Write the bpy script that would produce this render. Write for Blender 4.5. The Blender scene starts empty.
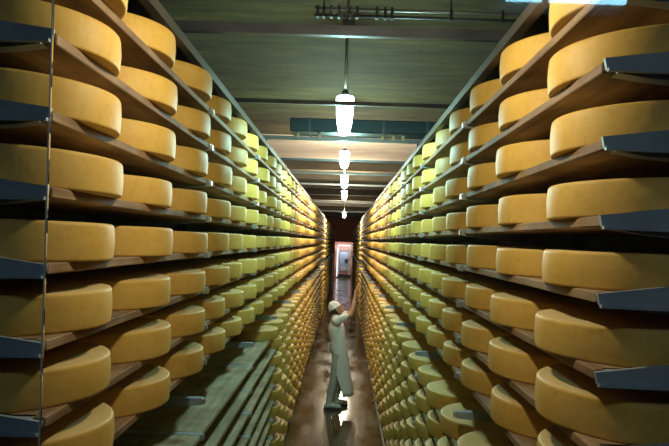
import bpy, bmesh, math, random
import numpy as np
from mathutils import Vector, Matrix

random.seed(7)
PI = math.pi
C = bpy.context.scene.collection
S = bpy.context.scene
EYE = 2.8            # height of the lens over the cellar floor
FPX = 620.0

# ------------------------------------------------------------------ materials
def mat(name):
    m = bpy.data.materials.new(name); m.use_nodes = True
    nt = m.node_tree; b = nt.nodes['Principled BSDF']
    return m, nt, b
def N(nt, t, **kw):
    n = nt.nodes.new(t)
    for k, v in kw.items():
        if k in n.inputs: n.inputs[k].default_value = v
        else: setattr(n, k, v)
    return n
def coords(nt, scale=(1,1,1), kind='Object'):
    tc = N(nt, 'ShaderNodeTexCoord'); mp = N(nt, 'ShaderNodeMapping')
    mp.inputs['Scale'].default_value = scale
    nt.links.new(tc.outputs[kind], mp.inputs['Vector'])
    return mp.outputs['Vector']
def ramp(nt, fac, stops):
    r = N(nt, 'ShaderNodeValToRGB')
    e = r.color_ramp.elements
    e[0].position, e[0].color = stops[0][0], (*stops[0][1], 1)
    e[1].position, e[1].color = stops[-1][0], (*stops[-1][1], 1)
    for p, c in stops[1:-1]:
        x = e.new(p); x.color = (*c, 1)
    nt.links.new(fac, r.inputs['Fac'])
    return r.outputs['Color']
def noisy(name, c1, c2, scale=(8,8,8), rough=.6, bump=.1, metallic=0, detail=6, spec=.5, kind='Object', bdist=.01):
    m, nt, b = mat(name)
    v = coords(nt, scale, kind)
    n = N(nt, 'ShaderNodeTexNoise', Scale=1.0, Detail=detail, Roughness=.6)
    nt.links.new(v, n.inputs['Vector'])
    nt.links.new(ramp(nt, n.outputs['Fac'], [(.3, c1), (.7, c2)]), b.inputs['Base Color'])
    b.inputs['Roughness'].default_value = rough
    b.inputs['Metallic'].default_value = metallic
    b.inputs['Specular IOR Level'].default_value = spec
    if bump:
        bp = N(nt, 'ShaderNodeBump', Strength=bump, Distance=bdist)
        nt.links.new(n.outputs['Fac'], bp.inputs['Height'])
        nt.links.new(bp.outputs['Normal'], b.inputs['Normal'])
    return m
def plain(name, c, rough=.5, metallic=0):
    return noisy(name, tuple(x*.85 for x in c), tuple(min(1, x*1.1) for x in c), (15,15,15), rough, .03, metallic)

def cheese_material():
    m, nt, b = mat('cheese_rind')
    g = N(nt, 'ShaderNodeNewGeometry')
    v = coords(nt, (5, 5, 9))
    n = N(nt, 'ShaderNodeTexNoise', Scale=1.0, Detail=5.0, Roughness=.6)
    nt.links.new(v, n.inputs['Vector'])
    base = ramp(nt, n.outputs['Fac'], [(.25, (.60, .390, .080)), (.5, (.68, .450, .105)), (.78, (.74, .505, .14))])
    island = ramp(nt, g.outputs['Random Per Island'], [(0, (.86, .80, .78)), (.45, (1, .98, .96)), (1, (1, 1.0, 1.0))])
    mx = N(nt, 'ShaderNodeMix', data_type='RGBA', blend_type='MULTIPLY'); mx.inputs[0].default_value = 1
    nt.links.new(base, mx.inputs[6]); nt.links.new(island, mx.inputs[7])
    # darker rind specks
    n2 = N(nt, 'ShaderNodeTexNoise', Scale=1.0, Detail=3.0)
    nt.links.new(coords(nt, (40, 40, 40)), n2.inputs['Vector'])
    sp = ramp(nt, n2.outputs['Fac'], [(.33, (.72, .62, .5)), (.46, (1, 1, 1))])
    mx2 = N(nt, 'ShaderNodeMix', data_type='RGBA', blend_type='MULTIPLY'); mx2.inputs[0].default_value = .25
    nt.links.new(mx.outputs[2], mx2.inputs[6]); nt.links.new(sp, mx2.inputs[7])
    # lamp light on the tops put into the colour: upward faces paler
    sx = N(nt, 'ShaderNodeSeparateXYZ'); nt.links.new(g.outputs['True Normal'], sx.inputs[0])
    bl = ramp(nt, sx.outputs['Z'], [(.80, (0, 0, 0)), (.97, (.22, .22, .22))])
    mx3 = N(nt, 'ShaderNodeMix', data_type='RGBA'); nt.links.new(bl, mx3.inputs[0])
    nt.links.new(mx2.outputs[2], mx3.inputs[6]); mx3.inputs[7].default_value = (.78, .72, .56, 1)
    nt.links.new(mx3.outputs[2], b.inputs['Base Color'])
    b.inputs['Roughness'].default_value = .55
    b.inputs['Specular IOR Level'].default_value = .25
    bp = N(nt, 'ShaderNodeBump', Strength=.25, Distance=.004)
    nt.links.new(n2.outputs['Fac'], bp.inputs['Height'])
    nt.links.new(bp.outputs['Normal'], b.inputs['Normal'])
    return m
def wood_material(name, c1, c2, c3):
    m, nt, b = mat(name)
    v = coords(nt, (22, 1.6, 30))
    n = N(nt, 'ShaderNodeTexNoise', Scale=1.0, Detail=6.0, Roughness=.65)
    nt.links.new(v, n.inputs['Vector'])
    base = ramp(nt, n.outputs['Fac'], [(.3, c1), (.55, c2), (.75, c3)])
    n2 = N(nt, 'ShaderNodeTexNoise', Scale=1.0, Detail=3.0)
    nt.links.new(coords(nt, (5, 4, 5)), n2.inputs['Vector'])
    st = ramp(nt, n2.outputs['Fac'], [(.35, (.55, .48, .40)), (.6, (1, 1, 1))])
    mx = N(nt, 'ShaderNodeMix', data_type='RGBA', blend_type='MULTIPLY'); mx.inputs[0].default_value = .8
    nt.links.new(base, mx.inputs[6]); nt.links.new(st, mx.inputs[7])
    nt.links.new(mx.outputs[2], b.inputs['Base Color'])
    b.inputs['Roughness'].default_value = .75
    bp = N(nt, 'ShaderNodeBump', Strength=.3, Distance=.003)
    nt.links.new(n.outputs['Fac'], bp.inputs['Height'])
    nt.links.new(bp.outputs['Normal'], b.inputs['Normal'])
    return m
def floor_material():
    m, nt, b = mat('wet_concrete_floor')
    n = N(nt, 'ShaderNodeTexNoise', Scale=1.0, Detail=8.0, Roughness=.65)
    nt.links.new(coords(nt, (2.2, 1.0, 1)), n.inputs['Vector'])
    nt.links.new(ramp(nt, n.outputs['Fac'], [(.3, (.035, .020, .008)), (.52, (.08, .048, .019)), (.72, (.14, .10, .055))]), b.inputs['Base Color'])
    n2 = N(nt, 'ShaderNodeTexNoise', Scale=1.0, Detail=4.0)
    nt.links.new(coords(nt, (3.0, .9, 1)), n2.inputs['Vector'])
    r = ramp(nt, n2.outputs['Fac'], [(.35, (.10, .10, .10)), (.70, (.30, .30, .30))])
    nt.links.new(r, b.inputs['Roughness'])
    b.inputs['Specular IOR Level'].default_value = .8
    n3 = N(nt, 'ShaderNodeTexNoise', Scale=1.0, Detail=6.0)
    nt.links.new(coords(nt, (9, 9, 9)), n3.inputs['Vector'])
    bp = N(nt, 'ShaderNodeBump', Strength=.25, Distance=.006)
    nt.links.new(n3.outputs['Fac'], bp.inputs['Height'])
    nt.links.new(bp.outputs['Normal'], b.inputs['Normal'])
    return m
def ceiling_material():
    m, nt, b = mat('formwork_concrete')
    n = N(nt, 'ShaderNodeTexNoise', Scale=1.0, Detail=8.0, Roughness=.7)
    nt.links.new(coords(nt, (1.3, 6.0, 1)), n.inputs['Vector'])
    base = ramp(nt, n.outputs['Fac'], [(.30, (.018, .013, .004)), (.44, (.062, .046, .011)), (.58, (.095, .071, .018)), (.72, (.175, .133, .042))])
    br = N(nt, 'ShaderNodeTexBrick', Scale=1.0)
    br.inputs['Color1'].default_value = (1, 1, 1, 1); br.inputs['Color2'].default_value = (.82, .82, .80, 1)
    br.inputs['Mortar'].default_value = (.6, .58, .54, 1); br.inputs['Mortar Size'].default_value = .008
    br.inputs['Brick Width'].default_value = 1.25; br.inputs['Row Height'].default_value = .62
    nt.links.new(coords(nt, (1, 1, 1)), br.inputs['Vector'])
    mx = N(nt, 'ShaderNodeMix', data_type='RGBA', blend_type='MULTIPLY'); mx.inputs[0].default_value = .8
    nt.links.new(base, mx.inputs[6]); nt.links.new(br.outputs['Color'], mx.inputs[7])
    nt.links.new(mx.outputs[2], b.inputs['Base Color'])
    b.inputs['Roughness'].default_value = .85
    bp = N(nt, 'ShaderNodeBump', Strength=.4, Distance=.02)
    nt.links.new(n.outputs['Fac'], bp.inputs['Height'])
    nt.links.new(bp.outputs['Normal'], b.inputs['Normal'])
    return m
def emit(name, color, strength):
    m, nt, b = mat(name)
    b.inputs['Base Color'].default_value = (.8, .85, .85, 1)
    b.inputs['Emission Color'].default_value = (*color, 1)
    b.inputs['Emission Strength'].default_value = strength
    return m
def glass_material(name, tint, refl=1.0):
    m = bpy.data.materials.new(name); m.use_nodes = True
    nt = m.node_tree; nt.nodes.clear()
    o = N(nt, 'ShaderNodeOutputMaterial'); mx = N(nt, 'ShaderNodeMixShader')
    t = N(nt, 'ShaderNodeBsdfTransparent'); t.inputs['Color'].default_value = (*tint, 1)
    g = N(nt, 'ShaderNodeBsdfGlossy'); g.inputs['Roughness'].default_value = .02
    g.inputs['Color'].default_value = (1, 1, 1, 1)
    f = N(nt, 'ShaderNodeFresnel'); f.inputs['IOR'].default_value = 1.45
    nt.links.new(f.outputs[0], mx.inputs[0]); nt.links.new(t.outputs[0], mx.inputs[1])
    nt.links.new(g.outputs[0], mx.inputs[2]); nt.links.new(mx.outputs[0], o.inputs['Surface'])
    return m

M = {}
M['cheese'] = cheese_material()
M['board'] = wood_material('spruce_board', (.17, .10, .05), (.33, .21, .11), (.46, .32, .19))
M['board_grey'] = wood_material('weathered_board', (.22, .20, .11), (.37, .34, .21), (.48, .44, .30))
M['steel'] = noisy('blue_grey_steel', (.27, .35, .41), (.40, .48, .54), (9,9,9), .42, .05, .1)
M['rail'] = noisy('galvanised_rail', (.085, .065, .045), (.15, .12, .085), (12,2,12), .45, .05, .5)
M['bracket'] = noisy('bright_bracket', (.45, .47, .48), (.7, .72, .72), (20,20,20), .3, .03, .8)
M['post'] = noisy('dark_post', (.03, .035, .04), (.06, .065, .07), (9,9,9), .55, .05, .3)
M['floor'] = floor_material()
M['ceiling'] = ceiling_material()
M['ceiling_pale'] = noisy('pale_far_ceiling', (.42, .35, .29), (.66, .57, .49), (1.2,5,1), .9, .2)
M['wall'] = noisy('dark_wall', (.035, .03, .025), (.06, .055, .045), (2,2,2), .9, .3)
M['maroon'] = noisy('maroon_wall', (.38, .12, .06), (.52, .18, .09), (2,2,3), .85, .2)
M['beam'] = noisy('brown_beam', (.10, .085, .065), (.22, .19, .14), (1,6,3), .85, .2)
M['darkbar'] = noisy('dark_bar', (.05, .055, .06), (.10, .11, .12), (4,9,9), .45, .05, .4)
M['greybar'] = noisy('grey_bar', (.20, .22, .22), (.34, .36, .36), (3,9,9), .4, .05, .5)
M['duct'] = noisy('teal_duct', (.012, .03, .034), (.022, .046, .05), (2,6,6), .5, .05, .2)
M['cream'] = plain('cream_metal', (.55, .45, .25), .5)
M['pink'] = noisy('pink_jamb', (.62, .33, .25), (.75, .43, .34), (3,3,3), .7, .1)
M['white'] = plain('white_cloth', (.80, .80, .78), .85)
M['apron'] = noisy('apron_cloth', (.76, .77, .75), (.87, .87, .85), (9,9,3), .7, .25, bdist=.01)
M['trouser'] = plain('pale_trousers', (.50, .52, .44), .85)
M['boot'] = plain('white_rubber', (.75, .76, .70), .35)
M['sole'] = plain('boot_sole', (.05, .05, .045), .7)
M['skin'] = noisy('skin', (.52, .25, .16), (.60, .31, .21), (20,20,20), .55, .03)
M['hair'] = plain('dark_hair', (.04, .022, .012), .8)
M['eye'] = plain('eye', (.03, .02, .02), .2)
M['chrome'] = noisy('machine_steel', (.35, .38, .42), (.6, .64, .68), (6,6,6), .25, .03, .8)
M['machine_blue'] = plain('machine_blue', (.30, .38, .48), .4)
M['dark'] = plain('dark_panel', (.03, .035, .045), .4)
M['corridor'] = plain('corridor_wall', (.45, .48, .52), .6)
M['glass'] = glass_material('clear_glass', (.97, .985, .985))
M['glass_tint'] = glass_material('tinted_glass', (.84, .89, .91))
M['joint'] = noisy('glass_joint', (.12,.17,.20), (.17,.22,.26), (5,5,5), .7, 0, 0)

# ------------------------------------------------------------------ helpers
def link(name, bm_or_me, m=None, parent=None, smooth=False):
    if isinstance(bm_or_me, bmesh.types.BMesh):
        me = bpy.data.meshes.new(name); bm_or_me.to_mesh(me); bm_or_me.free()
    else: me = bm_or_me
    if m:
        me.materials.clear(); me.materials.append(m)
    if smooth:
        for p in me.polygons: p.use_smooth = True
    o = bpy.data.objects.new(name, me); C.objects.link(o)
    if parent: o.parent = parent
    return o
def box(bm, x0, x1, y0, y1, z0, z1):
    vs = [bm.verts.new(p) for p in ((x0,y0,z0),(x1,y0,z0),(x1,y1,z0),(x0,y1,z0),(x0,y0,z1),(x1,y0,z1),(x1,y1,z1),(x0,y1,z1))]
    for f in ((0,3,2,1),(4,5,6,7),(0,1,5,4),(1,2,6,5),(2,3,7,6),(3,0,4,7)):
        bm.faces.new([vs[i] for i in f])
    return bm
def tube(bm, a, b, r, n=12, r2=None):
    a, b = Vector(a), Vector(b); d = (b-a).normalized()
    u = d.orthogonal().normalized(); w = d.cross(u)
    r2 = r if r2 is None else r2
    A = [bm.verts.new(a + r*(math.cos(t)*u+math.sin(t)*w)) for t in [2*PI*i/n for i in range(n)]]
    B = [bm.verts.new(b + r2*(math.cos(t)*u+math.sin(t)*w)) for t in [2*PI*i/n for i in range(n)]]
    for i in range(n): bm.faces.new((A[i], A[(i+1)%n], B[(i+1)%n], B[i]))
    bm.faces.new(A[::-1]); bm.faces.new(B)
    return bm
def lathe(bm, prof, n=32, at=(0,0,0)):
    rings = []
    for r, z in prof:
        if r < 1e-6: rings.append([bm.verts.new((at[0], at[1], at[2]+z))])
        else: rings.append([bm.verts.new((at[0]+r*math.cos(2*PI*i/n), at[1]+r*math.sin(2*PI*i/n), at[2]+z)) for i in range(n)])
    for a, b in zip(rings, rings[1:]):
        for i in range(n):
            j = (i+1) % n
            q = [a[i % len(a)], a[j % len(a)], b[j % len(b)], b[i % len(b)]]
            q2 = []
            for v in q:
                if v not in q2: q2.append(v)
            if len(q2) > 2: bm.faces.new(q2)
    return bm
def prism(bm, pts, ax, c0, c1):
    """pts: polygon in (x,z); extruded along y from c0 to c1"""
    A = [bm.verts.new((p[0], c0, p[1])) for p in pts]; B = [bm.verts.new((p[0], c1, p[1])) for p in pts]
    n = len(pts)
    bm.faces.new(A); bm.faces.new(B[::-1])
    for i in range(n): bm.faces.new((A[i], B[i], B[(i+1)%n], A[(i+1)%n]))
    bmesh.ops.recalc_face_normals(bm, faces=bm.faces)
    return bm
def tag(o, label, cat, group=None):
    o['label'] = label; o['category'] = cat
    if group: o['group'] = group
    return o
def empty(name, loc, label, cat, group=None):
    o = bpy.data.objects.new(name, None); C.objects.link(o); o.location = loc; o.empty_display_size = .1
    return tag(o, label, cat, group)
def struct(name, bm, m, parent=None):
    o = link(name, bm, m, parent)
    if not parent: o['kind'] = 'structure'
    return o

# ------------------------------------------------------------------ room shell
XL, XR, Y0, Y1, ZC = -2.3, 2.2, -2.6, 46.5, EYE+1.72
struct('floor', box(bmesh.new(), XL, XR, Y0, Y1+4, -.2, 0), M['floor'])
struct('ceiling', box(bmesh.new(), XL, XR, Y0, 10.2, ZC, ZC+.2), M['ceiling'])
struct('ceiling', box(bmesh.new(), XL, XR, 10.2, Y1, ZC, ZC+.2), M['ceiling_pale'])  # deeper stretch of the ceiling, in a paler colour
struct('wall_left', box(bmesh.new(), XL-.2, XL, Y0, Y1, 0, ZC), M['wall'])
struct('wall_right', box(bmesh.new(), XR, XR+.2, Y0, Y1, 0, ZC), M['wall'])
struct('wall_back', box(bmesh.new(), XL, XR, Y0-.2, Y0, 0, ZC), M['wall'])
DX0, DX1, DH = -.66, .74, 2.72
bm = bmesh.new()
box(bm, XL, DX0, Y1, Y1+.25, 0, ZC); box(bm, DX1, XR, Y1, Y1+.25, 0, ZC); box(bm, DX0, DX1, Y1, Y1+.25, DH, ZC)
struct('wall_far', bm, M['maroon'])
# doorway frame
bm = bmesh.new()
box(bm, DX0-.03, DX0, Y1-.03, Y1+.28, 0, DH+.03); box(bm, DX1, DX1+.03, Y1-.03, Y1+.28, 0, DH+.03); box(bm, DX0, DX1, Y1-.03, Y1+.28, DH, DH+.03)
d = struct('door_1', bm, M['pink'])
# room beyond the doorway
bm = bmesh.new()
box(bm, -1.3, -1.15, Y1+.25, Y1+4, 0, 3.0); box(bm, 1.15, 1.3, Y1+.25, Y1+4, 0, 3.0)
box(bm, -1.3, 1.3, Y1+2.2, Y1+2.35, 0, 3.0); box(bm, -1.3, 1.3, Y1+.25, Y1+4.15, 3.0, 3.1)
struct('wall_corridor', bm, M['pink'])
# raised floor of the viewing gallery
struct('floor_gallery', box(bmesh.new(), XL, XR, Y0, .56, 1.0, 1.15), M['wall'])
# ceiling ribs in the deep part of the cellar
for i, y in enumerate((13.2, 15.2, 17.5, 20.2, 23.0, 26.8, 31.5, 38.0)):
    struct('trim_%d' % (i+1), box(bmesh.new(), XL, XR, y, y+.35, EYE+1.50, ZC), M['beam'])
# floor kerbs beside the racks
struct('trim_9', box(bmesh.new(), -.775, -.745, 1.2, Y1, 0, .035), M['greybar'])
struct('trim_10', box(bmesh.new(), .625, .65, 1.2, Y1, 0, .035), M['greybar'])

# glass screen between gallery and cellar
GY, JX = .60, -.289
w = struct('window_1', box(bmesh.new(), JX+.001, XR, GY, GY+.002, 1.15, ZC), M['glass'])
w = struct('window_2', box(bmesh.new(), XL, JX-.001, GY, GY+.002, 1.15, ZC), M['glass_tint'])
struct('trim_11', box(bmesh.new(), JX-.0006, JX+.0005, GY-.0002, GY+.0022, 1.15, ZC), M['joint'])

# ------------------------------------------------------------------ racks
LF, RF = .755, .65                # lateral distance of the shelf fronts
PIT, BAY, YN = .62, 1.86, 1.57
UP = [.71-.198*k for k in range(8)]          # board tops relative to the eye
ARM = -.89
LO = [-1.09-.2*k for k in range(9)]
SIDES = {'left': (-1, LF, 0.0), 'right': (1, RF, -.03)}
ordn = ['first','second','third','fourth','fifth','sixth','seventh','eighth','ninth','tenth','eleventh','twelfth','thirteenth','fourteenth','fifteenth','sixteenth','seventeenth','eighteenth','nineteenth','twentieth']
ordn += ['twenty-'+a for a in ordn[:9]] + ['thirtieth']

def board_mesh(s, F, y0, y1, h, jit=0):
    bm = bmesh.new()
    x0, x1 = sorted((s*(F+.002+.008*jit), s*(F+.54)))
    box(bm, x0, x1, y0+.028, y1-.028, h-.028, h)
    bmesh.ops.bevel(bm, geom=bm.edges[:], offset=.003, segments=1, affect='EDGES')
    return bm
def arm_mesh(bm, s, F, y, h, back=0):
    # tapered cantilever channel, flush with the board tops
    pts = [(s*(F-.004+back), h), (s*(F+.585), h), (s*(F+.585), h-.085), (s*(F+.1), h-.045), (s*(F-.004+back), h-.034)]
    prism(bm, pts, 'y', y-.022, y+.022)
    return bm
def end_plate(s, F, h):
    bm = bmesh.new()
    y = YN
    # folded sheet end cap: web rising towards the back, bottom lip, small top return
    pts = [(s*(F-.008), h-.001), (s*(F+.20), h+.026), (s*(F+.32), h+.034), (s*(F+.585), h+.034), (s*(F+.585), h-.045), (s*(F-.002), h-.030)]
    prism(bm, pts, 'y', y-.012, y)
    lip = bmesh.new()
    pts = [(s*(F-.002), h-.028), (s*(F+.585), h-.036), (s*(F+.585), h-.046), (s*(F-.002), h-.036)]
    prism(bm, pts, 'y', y-.022, y-.010)
    lip.free()
    return bm

def build_rack(side, y0, bays, label, empties_k=0, with_plates=False, nb=100):
    s, F, dz = SIDES[side]
    root = empty('storage_rack', (s*(F+.3), y0, 0), label, 'rack', 'tall cheese racks along the aisle')
    off = Vector(root.location)
    def put(name, bm, m, parent=root, label=None):
        for v in bm.verts: v.co -= off
        o = link(name, bm, m, parent)
        if label: o['label'] = label
        return o
    top = EYE + .89 + dz
    levels = [EYE+u+dz for u in UP] + [EYE+u+dz for u in LO]
    armlv = [EYE+u+dz for u in UP] + [EYE+ARM+dz] + [EYE+u+dz for u in LO]
    joints = [y0 + BAY*j for j in range(bays+1)]
    # uprights
    for y in joints:
        bm = bmesh.new(); x = s*(F+.60)
        box(bm, min(x, x+s*.07), max(x, x+s*.07), y-.03, y+.03, 0, top+.02)
        put('upright', bm, M['post'])
    # top rail and its cross members
    bm = bmesh.new()
    x0, x1 = sorted((s*(F-.005), s*(F+.035)))
    box(bm, x0, x1, y0-.01, joints[-1]+.02, top-.022, top+.022)
    put('top_rail', bm, M['rail'])
    for y in joints:
        bm = bmesh.new(); x0, x1 = sorted((s*(F+.035), s*(F+.6)))
        box(bm, x0, x1, y-.02, y+.02, top-.022, top+.018)
        put('top_arm', bm, M['rail'])
    # roof sheet over the topmost row
    bm = bmesh.new(); x0, x1 = sorted((s*(F+.036), s*(F+.62)))
    box(bm, x0, x1, y0, joints[-1], top+.022, top+.030)
    put('top_sheet', bm, M['post'])
    # arms
    rest = bmesh.new(); n = 0
    for j, y in enumerate(joints):
        if j == 0 and with_plates:
            arm_y = y + .024
        else: arm_y = y
        for h in armlv:
            if n < nb:
                a = put('arm', arm_mesh(bmesh.new(), s, F, arm_y, h, .035 if (j == 0 and with_plates) else 0), M['steel'])
                # bright clip on the arm nose
                if j == 0 and with_plates: n += 1; continue
                bm = bmesh.new(); x0, x1 = sorted((s*(F-.014), s*(F-.003)))
                box(bm, x0, x1, arm_y-.016, arm_y+.016, h-.032, h-.006)
                put('arm_clip', bm, M['bracket'], a)
                n += 1
            else:
                arm_mesh(rest, s, F, arm_y, h)
                x0, x1 = sorted((s*(F-.014), s*(F-.003)))
                box(rest, x0, x1, arm_y-.016, arm_y+.016, h-.032, h-.006)
    if len(rest.verts):
        o = put('arm_row', rest, M['steel']); o['kind'] = 'stuff'
    else: rest.free()
    if with_plates:
        for h in [EYE+u+dz for u in UP]:
            put('end_plate', end_plate(s, F, h), M['steel'])
    # boards
    rest = bmesh.new(); n = 0
    for j in range(bays):
        for li, h in enumerate(levels):
            bare = side == 'left' and li >= 8 and j < empties_k
            if n < nb:
                o = put('shelf_board', board_mesh(s, F, joints[j], joints[j+1], h, random.uniform(-.3, 1)), M['board_grey'] if li >= 8 else M['board'])
                n += 1
            else:
                x0, x1 = sorted((s*F, s*(F+.54)))
                box(rest, x0, x1, joints[j]+.028, joints[j+1]-.028, h-.028, h)
    if len(rest.verts):
        o = put('shelf_board_row', rest, M['board']); o['kind'] = 'stuff'
    else: rest.free()
    return root

Y2, Y3 = YN+10*BAY+.45, 28.0
for side in ('left', 'right'):
    build_rack(side, YN, 10, 'long many-shelved cheese rack along the %s side of the aisle, nearest the glass' % side, 3, True)
    build_rack(side, Y2, 2, 'short cheese rack section directly behind the long %s rack' % side, nb=20)
    build_rack(side, Y3, 9, 'dim farthest cheese rack on the %s, beside the pink doorway' % side, nb=20)

# ------------------------------------------------------------------ cheese wheels
RW, HW = .30, .105
def wheel_profile(R=RW, H=HW, fine=True):
    if fine:
        return [(0,0),(R-.03,0),(R-.008,0),(R-.003,.001),(R-.0005,.004),(R,.009),(R+.0015,H*.25),(R+.003,H*.5),(R+.0015,H*.75),(R,H-.012),(R-.001,H-.006),(R-.005,H-.0015),(R-.011,H),(R-.03,H),(0,H-.002)]
    return [(0,0),(R-.006,0),(R,.006),(R+.003,H*.5),(R,H-.008),(R-.008,H),(0,H)]
wheel_meshes = []
for i in range(5):
    bm = bmesh.new()
    R = RW - .004 + random.uniform(-.008, .004); H = HW + random.uniform(-.004, .006)
    lathe(bm, wheel_profile(R, H), 56)
    for v in bm.verts:       # hand made rounds are never quite true
        a = math.atan2(v.co.y, v.co.x); k = 1 + .006*math.sin(2*a+i) + .004*math.sin(3*a+2*i)
        v.co.x *= k; v.co.y *= k
        v.co.z *= 1 + .02*math.sin(a+i*1.7)
    me = bpy.data.meshes.new('cheese_wheel'); bm.to_mesh(me); bm.free()
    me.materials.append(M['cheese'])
    for p in me.polygons: p.use_smooth = True
    wheel_meshes.append(me)

slots = []
for side in ('left', 'right'):
    s, F, dz = SIDES[side]
    for (ys, count, blk) in ((YN, 30, 0), (Y2, 6, 1), (Y3, 27, 2)):
        for k in range(count):
            y = ys + .30 + PIT*k + .01
            for li, u in enumerate(UP+LO):
                if side == 'left' and li >= 8 and blk == 0 and k < (8 if li == 8 else 9): continue
                slots.append((side, s, F, EYE+u+dz, y, li, k, blk))
def visible(sl):
    side, s, F, z, y, li, k, blk = sl
    px = 344 + s*FPX*(F-.05)/y
    u = z - EYE
    py_b = 241 - FPX*u/(y+.1); py_t = 241 - FPX*(u+HW)/(y+.1)
    return -4 < px < 673 and py_t < 446 and py_b > 2
vis = sorted([t for t in slots if visible(t)], key=lambda t: (t[4] - (0 if t[5] < 8 else -.8)))
near = vis[:300]; nearset = set(near)
first = {}
for t in near:
    side, s, F, z, y, li, k, blk = t
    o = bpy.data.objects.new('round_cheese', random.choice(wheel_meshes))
    C.objects.link(o)
    o.location = (s*(F-(.054 if s < 0 else .038)+RW+random.uniform(-.012, .012)), y+random.uniform(-.006, .006), z)
    o.rotation_euler = (0, 0, random.uniform(0, 2*PI))
    tone = 'golden' if y < 4.2 else 'greenish-lit'
    if li < 8: where = '%s shelf from the top' % ordn[li]
    else: where = '%s shelf below the gap' % ordn[li-8]
    if side == 'left' and li >= 8:
        kk = k - (8 if li == 8 else 9)
        pos = '%s past the bare boards' % ordn[kk]
    else: pos = '%s from the glass' % ordn[k]
    tag(o, '%s cheese wheel on %s rack, %s, %s' % (tone, side, where, pos), 'cheese wheel', 'round cheese wheels on the racks')
# all the remaining wheels, one mesh
prof = wheel_profile(fine=False); n = 22
pv = []; pf = []; rings = []
for r, z in prof:
    if r == 0: rings.append([len(pv)]); pv.append((0,0,z))
    else:
        rings.append(list(range(len(pv), len(pv)+n)))
        pv += [(r*math.cos(2*PI*i/n), r*math.sin(2*PI*i/n), z) for i in range(n)]
for a, b in zip(rings, rings[1:]):
    for i in range(n):
        j = (i+1) % n
        if len(a) == 1: pf.append((a[0], b[j], b[i]))
        elif len(b) == 1: pf.append((a[i], a[j], b[0]))
        else: pf.append((a[i], a[j], b[j], b[i]))
pf = [tuple(f) for f in pf]
pva = np.array(pv); verts = []; faces = []
for t in slots:
    if t in nearset: continue
    side, s, F, z, y, li, k, blk = t
    base = len(verts)*len(pv)
    sc = 1 - .004 + random.uniform(-.02, .008)
    c = np.array((s*(F-(.054 if s < 0 else .038)+RW+random.uniform(-.012, .012)), y, z))
    q = pva.copy(); q[:, :2] *= sc; q[:, 2] *= random.uniform(.94, 1.06)
    verts.append(q + c)
    faces += [tuple(i+base for i in f) for f in pf]
me = bpy.data.meshes.new('distant_cheese')
me.from_pydata(np.concatenate(verts).tolist(), [], faces); me.update()
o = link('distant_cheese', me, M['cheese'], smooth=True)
bm = bmesh.new(); bm.from_mesh(me); bmesh.ops.recalc_face_normals(bm, faces=bm.faces); bm.to_mesh(me); bm.free()
for p in me.polygons: p.use_smooth = True
o['kind'] = 'stuff'; o['label'] = 'hundreds more cheese wheels receding on the racks down the aisle'; o['category'] = 'cheese wheel'

# ------------------------------------------------------------------ lamps
LZ = EYE + .97
lamps = [  # y, colour, watts, mesh strength
    (2.0, (1.0, .86, .60), 41, 4, 'warm pendant lamp hanging nearest the glass above the frame'),
    (4.78, (.53, 1.0, .95), 68, 12, 'largest glowing pendant lamp, greenish white, hung before the teal duct'),
    (7.65, (.54, 1.0, .90), 105, 30, 'second pendant lamp down the aisle, just beyond the teal duct'),
    (10.5, (1.0, .88, .66), 115, 90, 'third pendant lamp down the aisle, under the brown ceiling'),
    (13.6, (1.0, .88, .66), 140, 90, 'fourth pendant lamp down the aisle, small and low'),
    (23.8, (1.0, .88, .66), 330, 60, 'farthest tiny pendant lamp before the maroon end wall'),
]
for (y, col, wt, st, lab) in lamps:
    r = empty('pendant_lamp', (-.025, y, LZ), lab, 'lamp', 'pendant lamps along the aisle')
    bm = tube(bmesh.new(), (0,0,.18), (0,0,ZC-LZ), .012); tube(bm, (0,0,ZC-LZ-.03), (0,0,ZC-LZ), .04)
    link('rod', bm, M['bracket'], r, True)
    bm = tube(bmesh.new(), (0,0,.14), (0,0,.19), .036, 20, .02)
    link('socket', bm, M['darkbar'], r, True)
    white = tuple(.45+.55*c for c in col); big = y == 4.78
    em = emit('lamp_glass', white if not big else (.62, 1.0, .93), st)
    bm = lathe(bmesh.new(), [(0,.142),(.063,.142),(.069,.135),(.069,.076),(.065,.069)], 28)
    link('lamp_collar', bm, em, r, True)
    bm = lathe(bmesh.new(), [(.065,.066),(.066,.059),(.065,.013),(.058,-.066),(.045,-.125),(.030,-.142),(0,-.145)], 28)
    link('lamp_shade', bm, em, r, True)
    bm = lathe(bmesh.new(), [(.0695,.065),(.0705,.066),(.0705,.076),(.0695,.078)], 28)
    link('lamp_ring', bm, M['greybar'], r, True)
    if y > 5:
        for c in r.children:
            if c.name.startswith(('lamp_', 'socket')): c.scale = (.9, .9, .72); c.location.z = .03
    ld = bpy.data.lights.new('lamp_bulb', 'POINT'); ld.energy = wt; ld.color = col; ld.shadow_soft_size = .05
    lo = bpy.data.objects.new('lamp_bulb', ld); C.objects.link(lo); lo.location = (0, 0, -.20); lo.parent = r

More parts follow.
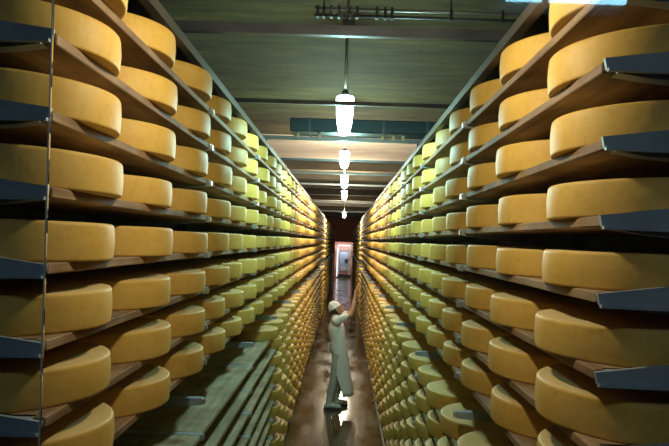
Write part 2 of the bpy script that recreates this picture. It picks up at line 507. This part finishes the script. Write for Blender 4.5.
# ------------------------------------------------------------------ ceiling services
def bar(y, h, r, m, label, x0=XL, x1=XR, flat=None, name='tie_bar'):
    root = empty(name, (0, y, EYE+h), label, 'bar', 'cross bars under the ceiling')
    bm = bmesh.new()
    if flat: box(bm, x0, x1, -flat[0]/2, flat[0]/2, -flat[1]/2, flat[1]/2)
    else: tube(bm, (x0,0,0), (x1,0,0), r)
    link('bar_tube', bm, m, root)
    for s_ in (-1, 1):
        x = XR-.02 if s_ > 0 else XL
        link('end_plate', box(bmesh.new(), x, x+.02, -.05, .05, -.06, .06), M['darkbar'], root)
        xf = -LF-.1 if s_ < 0 else RF+.1
        zt = (.892 if s_ < 0 else .89-.03) + .030 - h
        link('foot', box(bmesh.new(), xf-.012, xf+.012, -.012, .012, zt+.002, 0), M['darkbar'], root)
    return root
bar(3.08, 1.04, .02, M['darkbar'], 'wide grey cross beam nearest the camera, below the pipes', flat=(.035,.05))
bar(4.60, 1.02, .02, M['darkbar'], 'thin dark cross bar passing in front of the largest lamp', flat=(.02,.030))
bar(6.55, 1.07, .02, M['greybar'], 'pale cross bar just behind the teal duct', flat=(.03,.040))
bar(8.1, 1.05, .02, M['darkbar'], 'thin cross bar just past the second lamp', flat=(.02,.025))
bar(9.7, 1.05, .02, M['greybar'], 'thin cross bar between second and third lamps', flat=(.02,.025))
bar(11.6, 1.05, .02, M['greybar'], 'thin cross bar just past the third lamp', flat=(.02,.03))
bar(16.9, 1.05, .02, M['greybar'], 'thin cross bar past the fourth lamp', flat=(.03,.04))
bar(22.0, 1.05, .02, M['greybar'], 'farthest thin cross bar, by the last lamp', flat=(.04,.05))
# twin conduits with clamps
for i, (h, lab) in enumerate(((1.533, 'upper of two dark conduits crossing at the top of the picture'), (1.490, 'lower of two dark conduits crossing at the top of the picture'))):
    y = 4.1
    r = empty('conduit', (0, y, EYE+h), lab, 'pipe', 'conduits near the ceiling')
    link('pipe', tube(bmesh.new(), (-.24,0,0), (XR,0,0), .010), M['darkbar'] if i else M['greybar'], r, True)
    if i == 0:
        for x in (-.22, -.18, -.13, -.08, -.01, .04, .17, .225, .27, .66, 1.0):
            bm = bmesh.new(); box(bm, x-.008, x+.008, -.02, .02, -.06, .017)
            if x in (-.18, .66): box(bm, x-.005, x+.005, -.005, .005, .017, ZC-EYE-h)
            link('clamp', bm, M['post'], r)
bm = bmesh.new(); box(bm, -.035, .045, -.035, .035, -.02, .055); box(bm, -.008, .008, .02, .034, .055, ZC-EYE-1.40)
o = link('junction_box', bm, M['post']); o.location = (-.02, 4.1, EYE+1.40)
tag(o, 'small dark junction box beneath the twin conduits', 'junction box')
# teal duct
r = empty('air_duct', (0, 6.2, EYE+1.085), 'long teal air duct box slung across the aisle behind the first lamp', 'duct')
bm = box(bmesh.new(), -.575, XR, 0, .30, 0, .135); bmesh.ops.bevel(bm, geom=bm.edges[:], offset=.01, segments=1, affect='EDGES')
link('duct_body', bm, M['duct'], r)
for x in (-.38, -.04, .36, .8):
    link('duct_strap', box(bmesh.new(), x-.012, x+.012, -.005, .305, -.005, .14), M['darkbar'], r)
for x in (-.5, -.28, .36, .47, .57):
    link('duct_nozzle', tube(bmesh.new(), (x,.1,-.045), (x,.1,0), .02, 12, .014), M['cream'], r)

# ------------------------------------------------------------------ machine beyond the doorway
r = empty('cheese_turning_machine', (.05, Y1+1.3, 0), 'tall steel turning machine standing in the bright doorway', 'machine'); r.scale = (1.22, 1, 1.04)
bm = bmesh.new(); box(bm, -.42, -.30, -.1, .1, .1, 2.3); box(bm, .30, .40, -.1, .1, .1, 2.3); box(bm, -.42, .40, -.12, .12, 2.3, 2.42)
link('mast', bm, M['chrome'], r)
bm = bmesh.new(); box(bm, -.45, .45, -.35, .35, 0, .22); bmesh.ops.bevel(bm, geom=bm.edges[:], offset=.02, segments=2, affect='EDGES')
link('base', bm, M['dark'], r)
bm = bmesh.new(); box(bm, -.29, .29, -.2, .1, .45, 1.9); bmesh.ops.bevel(bm, geom=bm.edges[:], offset=.02, segments=2, affect='EDGES')
link('cabinet', bm, M['machine_blue'], r)
link('control_panel', box(bmesh.new(), .04, .24, -.225, -.2, 1.1, 1.38), M['dark'], r)
link('inspection_panel', box(bmesh.new(), -.2, .12, -.215, -.2, .5, .8), M['bracket'], r)
for z in (.3, 1.0, 1.55, 2.0): 
    link('crossbar', box(bmesh.new(), -.30, .30, -.14, -.1, z, z+.04), M['chrome'], r) if z in (.3, 2.0) else None
ld = bpy.data.lights.new('corridor_lamp', 'AREA'); ld.energy = 95; ld.color = (.92, .94, 1.0); ld.shape = 'RECTANGLE'; ld.size = 1.2; ld.size_y = .3
r = empty('ceiling_light', (0, Y1+.75, 2.96), 'cool strip light on the ceiling of the room behind the doorway', 'light')
link('housing', box(bmesh.new(), -.65, .65, -.1, .1, 0, .04), M['bracket'], r)
link('tube_light', tube(bmesh.new(), (-.6,0,-.03), (.6,0,-.03), .025), emit('strip_tube', (.8,.92,1), 8), r, True)
lo = bpy.data.objects.new('corridor_lamp', ld); C.objects.link(lo); lo.parent = r; lo.location = (0,0,-.08); lo.rotation_euler = (0, 0, 0)
r2 = tube(bmesh.new(), (-.47, Y1+.60, .1), (-.47, Y1+.60, 2.25), .03)
o = link('vertical_tube_light', r2, emit('tube_glow', (.8,.92,1), 2.2)); tag(o, 'bright white upright tube light just inside the left of the doorway', 'light')

# gallery light behind the visitor, mirrored in the glass
r = empty('gallery_light', (1.03, -1.8, EYE+1.185), 'cool strip light in the viewing gallery, seen mirrored in the glass top right', 'light')
link('housing', box(bmesh.new(), -.36, .36, -.12, 0, -.06, .09), M['post'], r)
em = emit('gallery_tube', (.30, .75, 1.0), 15)
link('tube_light', tube(bmesh.new(), (-.29,.035,0), (-.12,.035,0), .014), em, r, True)
link('tube_light', tube(bmesh.new(), (-.085,.035,0), (.28,.035,0), .014), em, r, True)
link('bracket', box(bmesh.new(), -.015, .015, -.1, 0, .09, ZC-EYE-1.185), M['post'], r)
ld = bpy.data.lights.new('gallery_glow', 'AREA'); ld.energy = 24; ld.color = (.82, .92, 1.0); ld.shape = 'RECTANGLE'; ld.size = 1.6; ld.size_y = .3
r = empty('gallery_ceiling_light', (0, -1.2, ZC-.1), 'long cool light on the gallery ceiling behind the camera', 'light')
link('housing', box(bmesh.new(), -.85, .85, -.18, .18, 0, .1), M['post'], r)
lo = bpy.data.objects.new('gallery_glow', ld); C.objects.link(lo); lo.parent = r; lo.location = (0,0,-.01)

# ------------------------------------------------------------------ the cheesemaker
def skin_mesh(verts, edges, radii, root=0, sub=2, voxel=.008, extra=None):
    """limbs as tapering rings between joints, fused into one closed surface"""
    bm = bmesh.new()
    rad = [r if isinstance(r, tuple) else (r, r) for r in radii]
    for (x, y, z), (rx, ry) in zip(verts, rad):
        q = bmesh.ops.create_uvsphere(bm, u_segments=20, v_segments=14, radius=1)
        for v in q['verts']: v.co = Vector((v.co.x*rx + x, v.co.y*ry + y, v.co.z*min(rx, ry)*.9 + z))
    for i, j in edges:
        A, B = Vector(verts[i]), Vector(verts[j]); d = (B-A)
        if d.length < 1e-4: continue
        d.normalize()
        w = Vector((0,1,0)) - d*d.y
        w = w.normalized() if w.length > .2 else Vector((1,0,0)).cross(d).normalized()
        u = w.cross(d)
        R_ = []
        for k in range(9):
            t = k/8; c = A.lerp(B, t); e = t*t*(3-2*t)
            rx = rad[i][0]*(1-e)+rad[j][0]*e; ry = rad[i][1]*(1-e)+rad[j][1]*e
            R_.append([bm.verts.new(c + rx*math.cos(2*PI*n_/20)*u + ry*math.sin(2*PI*n_/20)*w) for n_ in range(20)])
        for p0, p1 in zip(R_, R_[1:]):
            for n_ in range(20): bm.faces.new((p0[n_], p0[(n_+1)%20], p1[(n_+1)%20], p1[n_]))
        bm.faces.new(R_[0][::-1]); bm.faces.new(R_[-1])
    if extra is not None:
        t2 = bpy.data.meshes.new('t2'); extra.to_mesh(t2); extra.free(); bm.from_mesh(t2)
    bmesh.ops.recalc_face_normals(bm, faces=bm.faces)
    res = bpy.data.meshes.new('body'); bm.to_mesh(res); bm.free()
    o = bpy.data.objects.new('tmp', res); C.objects.link(o)
    md = o.modifiers.new('r', 'REMESH'); md.mode = 'VOXEL'; md.voxel_size = voxel; md.use_smooth_shade = True
    md = o.modifiers.new('s', 'SMOOTH'); md.iterations = 3 if voxel > .006 else 2; md.factor = .5
    dg = bpy.context.evaluated_depsgraph_get(); dg.update()
    res2 = bpy.data.meshes.new_from_object(o.evaluated_get(dg))
    bpy.data.objects.remove(o)
    for p in res2.polygons: p.use_smooth = True
    return res2

PX, PY = -.02, 10.40
HEADM = Matrix.Translation((-.070, 0, 1.655)) @ Matrix.Rotation(math.radians(-34), 4, 'Y')
def head_bm():
    bm = bmesh.new(); bmesh.ops.create_uvsphere(bm, u_segments=36, v_segments=26, radius=1)
    for v in bm.verts:
        x, y, z = v.co
        X, Y, Z = x*.098, y*.077, z*.122
        if z < 0: X *= 1 + .10*z; Y *= 1 + .32*z         # jaw narrows
        if x > 0 and -.75 < z < -.45: X += .010*x           # chin
        if x > .8: X -= .004
        v.co = (X, Y, Z)
    # nose, lips, ears as small swellings fused by the remesh
    def blob(c, r, sc):
        q = bmesh.ops.create_uvsphere(bm, u_segments=12, v_segments=8, radius=r)
        for v in q['verts']: v.co = Vector((v.co.x*sc[0], v.co.y*sc[1], v.co.z*sc[2])) + Vector(c)
    blob((.103,0,-.018), .017, (1.0,.85,1.0)); blob((.096,0,.004), .013, (.9,.75,2.0))
    blob((.090,0,-.060), .016, (.7,1.5,.45)); blob((.084,0,-.092), .02, (.8,1.1,.8))
    for s in (-1, 1): blob((-.004, s*.077, -.012), .022, (.7,.4,1.35)); blob((.082, s*.034, .022), .014, (.6,1.6,.5))
    bm.transform(HEADM)
    return bm
V, E, R = [], [], []
def add(p, r, parent=None):
    V.append(p); R.append(r)
    if parent is not None: E.append((parent, len(V)-1))
    return len(V)-1
pel = add((-.03,0,.96), (.115,.15))
wa = add((-.045,0,1.12), (.10,.135), pel); ch = add((-.075,0,1.33), (.115,.155), wa)
up = add((-.075,0,1.46), (.08,.12), ch); nk = add((-.085,0,1.54), .055, up); hd = add((-.085,0,1.60), .05, nk)
arms = {}
for s in (-1, 1):
    sh = add((-.06, s*.17, 1.465), .052, up)
    m1 = add((.04, s*.20, 1.53), .046, sh)
    el = add((.175, s*.17+.02, 1.585), .038, m1)
    fm = add((.215, s*.13+.02, 1.72), .036, el)
    wr = add((.235, s*.09+.02, 1.875), .024, fm)
    pa = add((.25, s*.08+.02, 1.95), (.034,.02), wr)
    for i, (dy, L) in enumerate(((-.027,.068),(-.009,.080),(.009,.075),(.027,.058))):
        k1 = add((.253, s*.08+.02+dy*1.1, 1.985), .0095, pa)
        k2 = add((.262, s*.08+.02+dy*1.25, 1.985+L*.5), .0085, k1)
        add((.282, s*.08+.02+dy*1.25, 1.985+L*.93), .0075, k2)
    t1 = add((.262, s*.08+.02-s*.036, 1.955), .011, pa); add((.278, s*.08+.02-s*.052, 1.985), .009, t1)
legs = {-1: ((-.02,-.09,.90),(-.075,-.10,.50),(-.155,-.10,.10)), 1: ((-.02,.09,.90),(.03,.11,.50),(-.045,.16,.10))}
for s in (-1, 1):
    hip, kn, an = legs[s]
    a = add(hip, .085, pel); mid = add(tuple((hip[i]+kn[i])/2 for i in range(3)), .072, a)
    k = add(kn, .052, mid); cf = add(tuple(kn[i]*.65+an[i]*.35 for i in range(3)), .05, k); n_ = add(an, .036, cf)
    f1 = add((an[0]+.07, an[1], .05), (.035,.03), n_); add((an[0]+.155, an[1], .04), (.032,.02), f1)
body = skin_mesh(V, E, R, 0, 2, .0048, head_bm())
p = link('person', body, M['skin'], smooth=True); p.location = (PX, PY, 0)
tag(p, 'person in white cap, tee and long apron reaching up toward the right rack', 'person')
# shirt
V, E, R = [], [], []
a = add((-.03,0,1.0), (.128,.163)); b = add((-.045,0,1.12), (.115,.150), a); c = add((-.075,0,1.33), (.130,.170), b); d = add((-.075,0,1.46), (.090,.132), c); add((-.083,0,1.52), .064, d)
for s in (-1, 1):
    sh = add((-.06, s*.17, 1.468), .070, d); m1 = add((.035, s*.20, 1.53), .064, sh); add((.075, s*.195, 1.555), .060, m1)
link('tee_shirt', skin_mesh(V, E, R, 0, 2, .009), M['white'], p)
# trousers
V, E, R = [], [], []
a = add((-.03,0,.99), (.122,.156)); 
for s in (-1, 1):
    hip, kn, an = legs[s]
    h_ = add(hip, .098, a); mm = add(tuple((hip[i]+kn[i])/2 for i in range(3)), .086, h_); k = add(kn, .070, mm)
    add(tuple(kn[i]*.35+an[i]*.65 for i in range(3)), .066, k)
link('trousers', skin_mesh(V, E, R, 0, 2, .009), M['trouser'], p)
# boots
for s in (-1, 1):
    kn, an = legs[s][1], legs[s][2]
    V, E, R = [], [], []
    a = add((an[0], an[1], .075), .050); t = add(tuple(kn[i]*.45+an[i]*.55 for i in range(3)), .066, a)
    b = add((an[0]+.09, an[1], .060), (.044,.046), a); add((an[0]+.175, an[1], .048), (.038,.040), b)
    add((an[0]-.03, an[1], .055), .045, a)
    bt = link('boot', skin_mesh(V, E, R, 0, 2, .008), M['boot'], p)
    bm = bmesh.new()
    pts = [(-.078,-.03),(-.06,-.046),(.05,-.04),(.12,-.05),(.19,-.04),(.215,0),(.19,.04),(.12,.05),(.05,.04),(-.06,.046),(-.078,.03)]
    A = [bm.verts.new((an[0]+x, an[1]+y, 0)) for x, y in pts]; B = [bm.verts.new((an[0]+x, an[1]+y, .022)) for x, y in pts]
    bm.faces.new(A[::-1]); bm.faces.new(B)
    for i in range(len(pts)): bm.faces.new((A[i], A[(i+1)%len(pts)], B[(i+1)%len(pts)], B[i]))
    link('sole', bm, M['sole'], bt)
# apron, open at the back
rows = [  # z, cx, rx, ry, half-angle
    (1.44, -.055, .100, .115, 48), (1.36, -.045, .120, .150, 62), (1.22, -.035, .128, .168, 92), (1.10, -.015, .130, .168, 125), (.98, -.005, .142, .180, 132),
    (.80, .01, .155, .190, 132), (.62, .035, .158, .195, 126), (.44, .075, .150, .20, 116), (.30, .105, .145, .205, 108), (.235, .115, .145, .205, 104)]
bm = bmesh.new(); nn = 40; G = []
for z, cx, rx, ry, ha in rows:
    row = []
    for i in range(nn+1):
        t = math.radians(-ha + 2*ha*i/nn); fold = 1 + (.035*math.sin(i*1.3) if z < 1.0 else 0)*(1.0-z)*1.2
        row.append(bm.verts.new((cx+rx*fold*math.cos(t), ry*fold*math.sin(t), z)))
    G.append(row)
for a, b in zip(G, G[1:]):
    for i in range(nn): bm.faces.new((a[i], b[i], b[i+1], a[i+1]))
ap = link('apron', bm, M['apron'], p, True)
md = ap.modifiers.new('t', 'SOLIDIFY'); md.thickness = .004
bm = bmesh.new()
for s in (-1, 1): tube(bm, (.02, s*.08, 1.43), (-.09, s*.055, 1.545), .009, 8)
tube(bm, (-.09,-.055,1.545), (-.09-.045,0,1.53), .009, 8); tube(bm, (-.135,0,1.53), (-.09,.055,1.545), .009, 8)
link('apron_strap', bm, M['apron'], ap)
bm = bmesh.new(); tube(bm, (-.10,-.135,1.09), (-.172,0,1.09), .010, 8); tube(bm, (-.172,0,1.09), (-.10,.135,1.09), .010, 8); tube(bm, (-.175,0,1.09), (-.185,-.03,.92), .008, 8)
link('apron_tie', bm, M['apron'], ap)
# cap, hair, eyes
bm = bmesh.new(); bmesh.ops.create_uvsphere(bm, u_segments=32, v_segments=20, radius=1)
for v in bm.verts:
    x, y, z = v.co
    z2 = max(z, .18+.25*(-x if x < 0 else -x*.3)*-1*0)
    v.co = (x*.114-.012, y*.094, max(z, .20)*.150 + .006*math.sin(6*math.atan2(y,x))*(z > .25))
bm.transform(HEADM); link('cap', bm, M['white'], p, True)
bm = bmesh.new(); bmesh.ops.create_uvsphere(bm, u_segments=24, v_segments=16, radius=1)
for v in bm.verts:
    x, y, z = v.co
    v.co = (min(x, .1)*.106-.012, y*.083, z*.10-.01)
bm.transform(HEADM); link('hair', bm, M['hair'], p, True)
for s in (-1, 1):
    bm = bmesh.new(); bmesh.ops.create_uvsphere(bm, u_segments=12, v_segments=8, radius=.0095, matrix=Matrix.Translation((.0835, s*.034, .006)))
    bm.transform(HEADM); link('eye', bm, M['eye'], p, True)

# ------------------------------------------------------------------ world, camera
wd = bpy.data.worlds.new('World'); S.world = wd; wd.use_nodes = True
wd.node_tree.nodes['Background'].inputs[0].default_value = (.4, .5, .6, 1)
wd.node_tree.nodes['Background'].inputs[1].default_value = .004
cam = bpy.data.cameras.new('camera'); co = bpy.data.objects.new('camera', cam); C.objects.link(co)
cam.sensor_width = 36; cam.lens = FPX/669*36; cam.clip_start = .02
cam.shift_x = -9.5/669; cam.shift_y = 18/669
ROLL = .031
co.matrix_world = Matrix.Translation((0, 0, EYE)) @ Matrix.Rotation(PI/2, 4, 'X') @ Matrix.Rotation(ROLL, 4, 'Z')
S.camera = co
S.view_settings.view_transform = 'Standard'; S.view_settings.look = 'None'
S.view_settings.gamma = 1; S.view_settings.use_curve_mapping = False
S.view_settings.exposure = -0.12
try:
    S.cycles.use_denoising = True; S.cycles.max_bounces = 8; S.cycles.sample_clamp_indirect = 4
    S.cycles.caustics_reflective = False
except Exception: pass
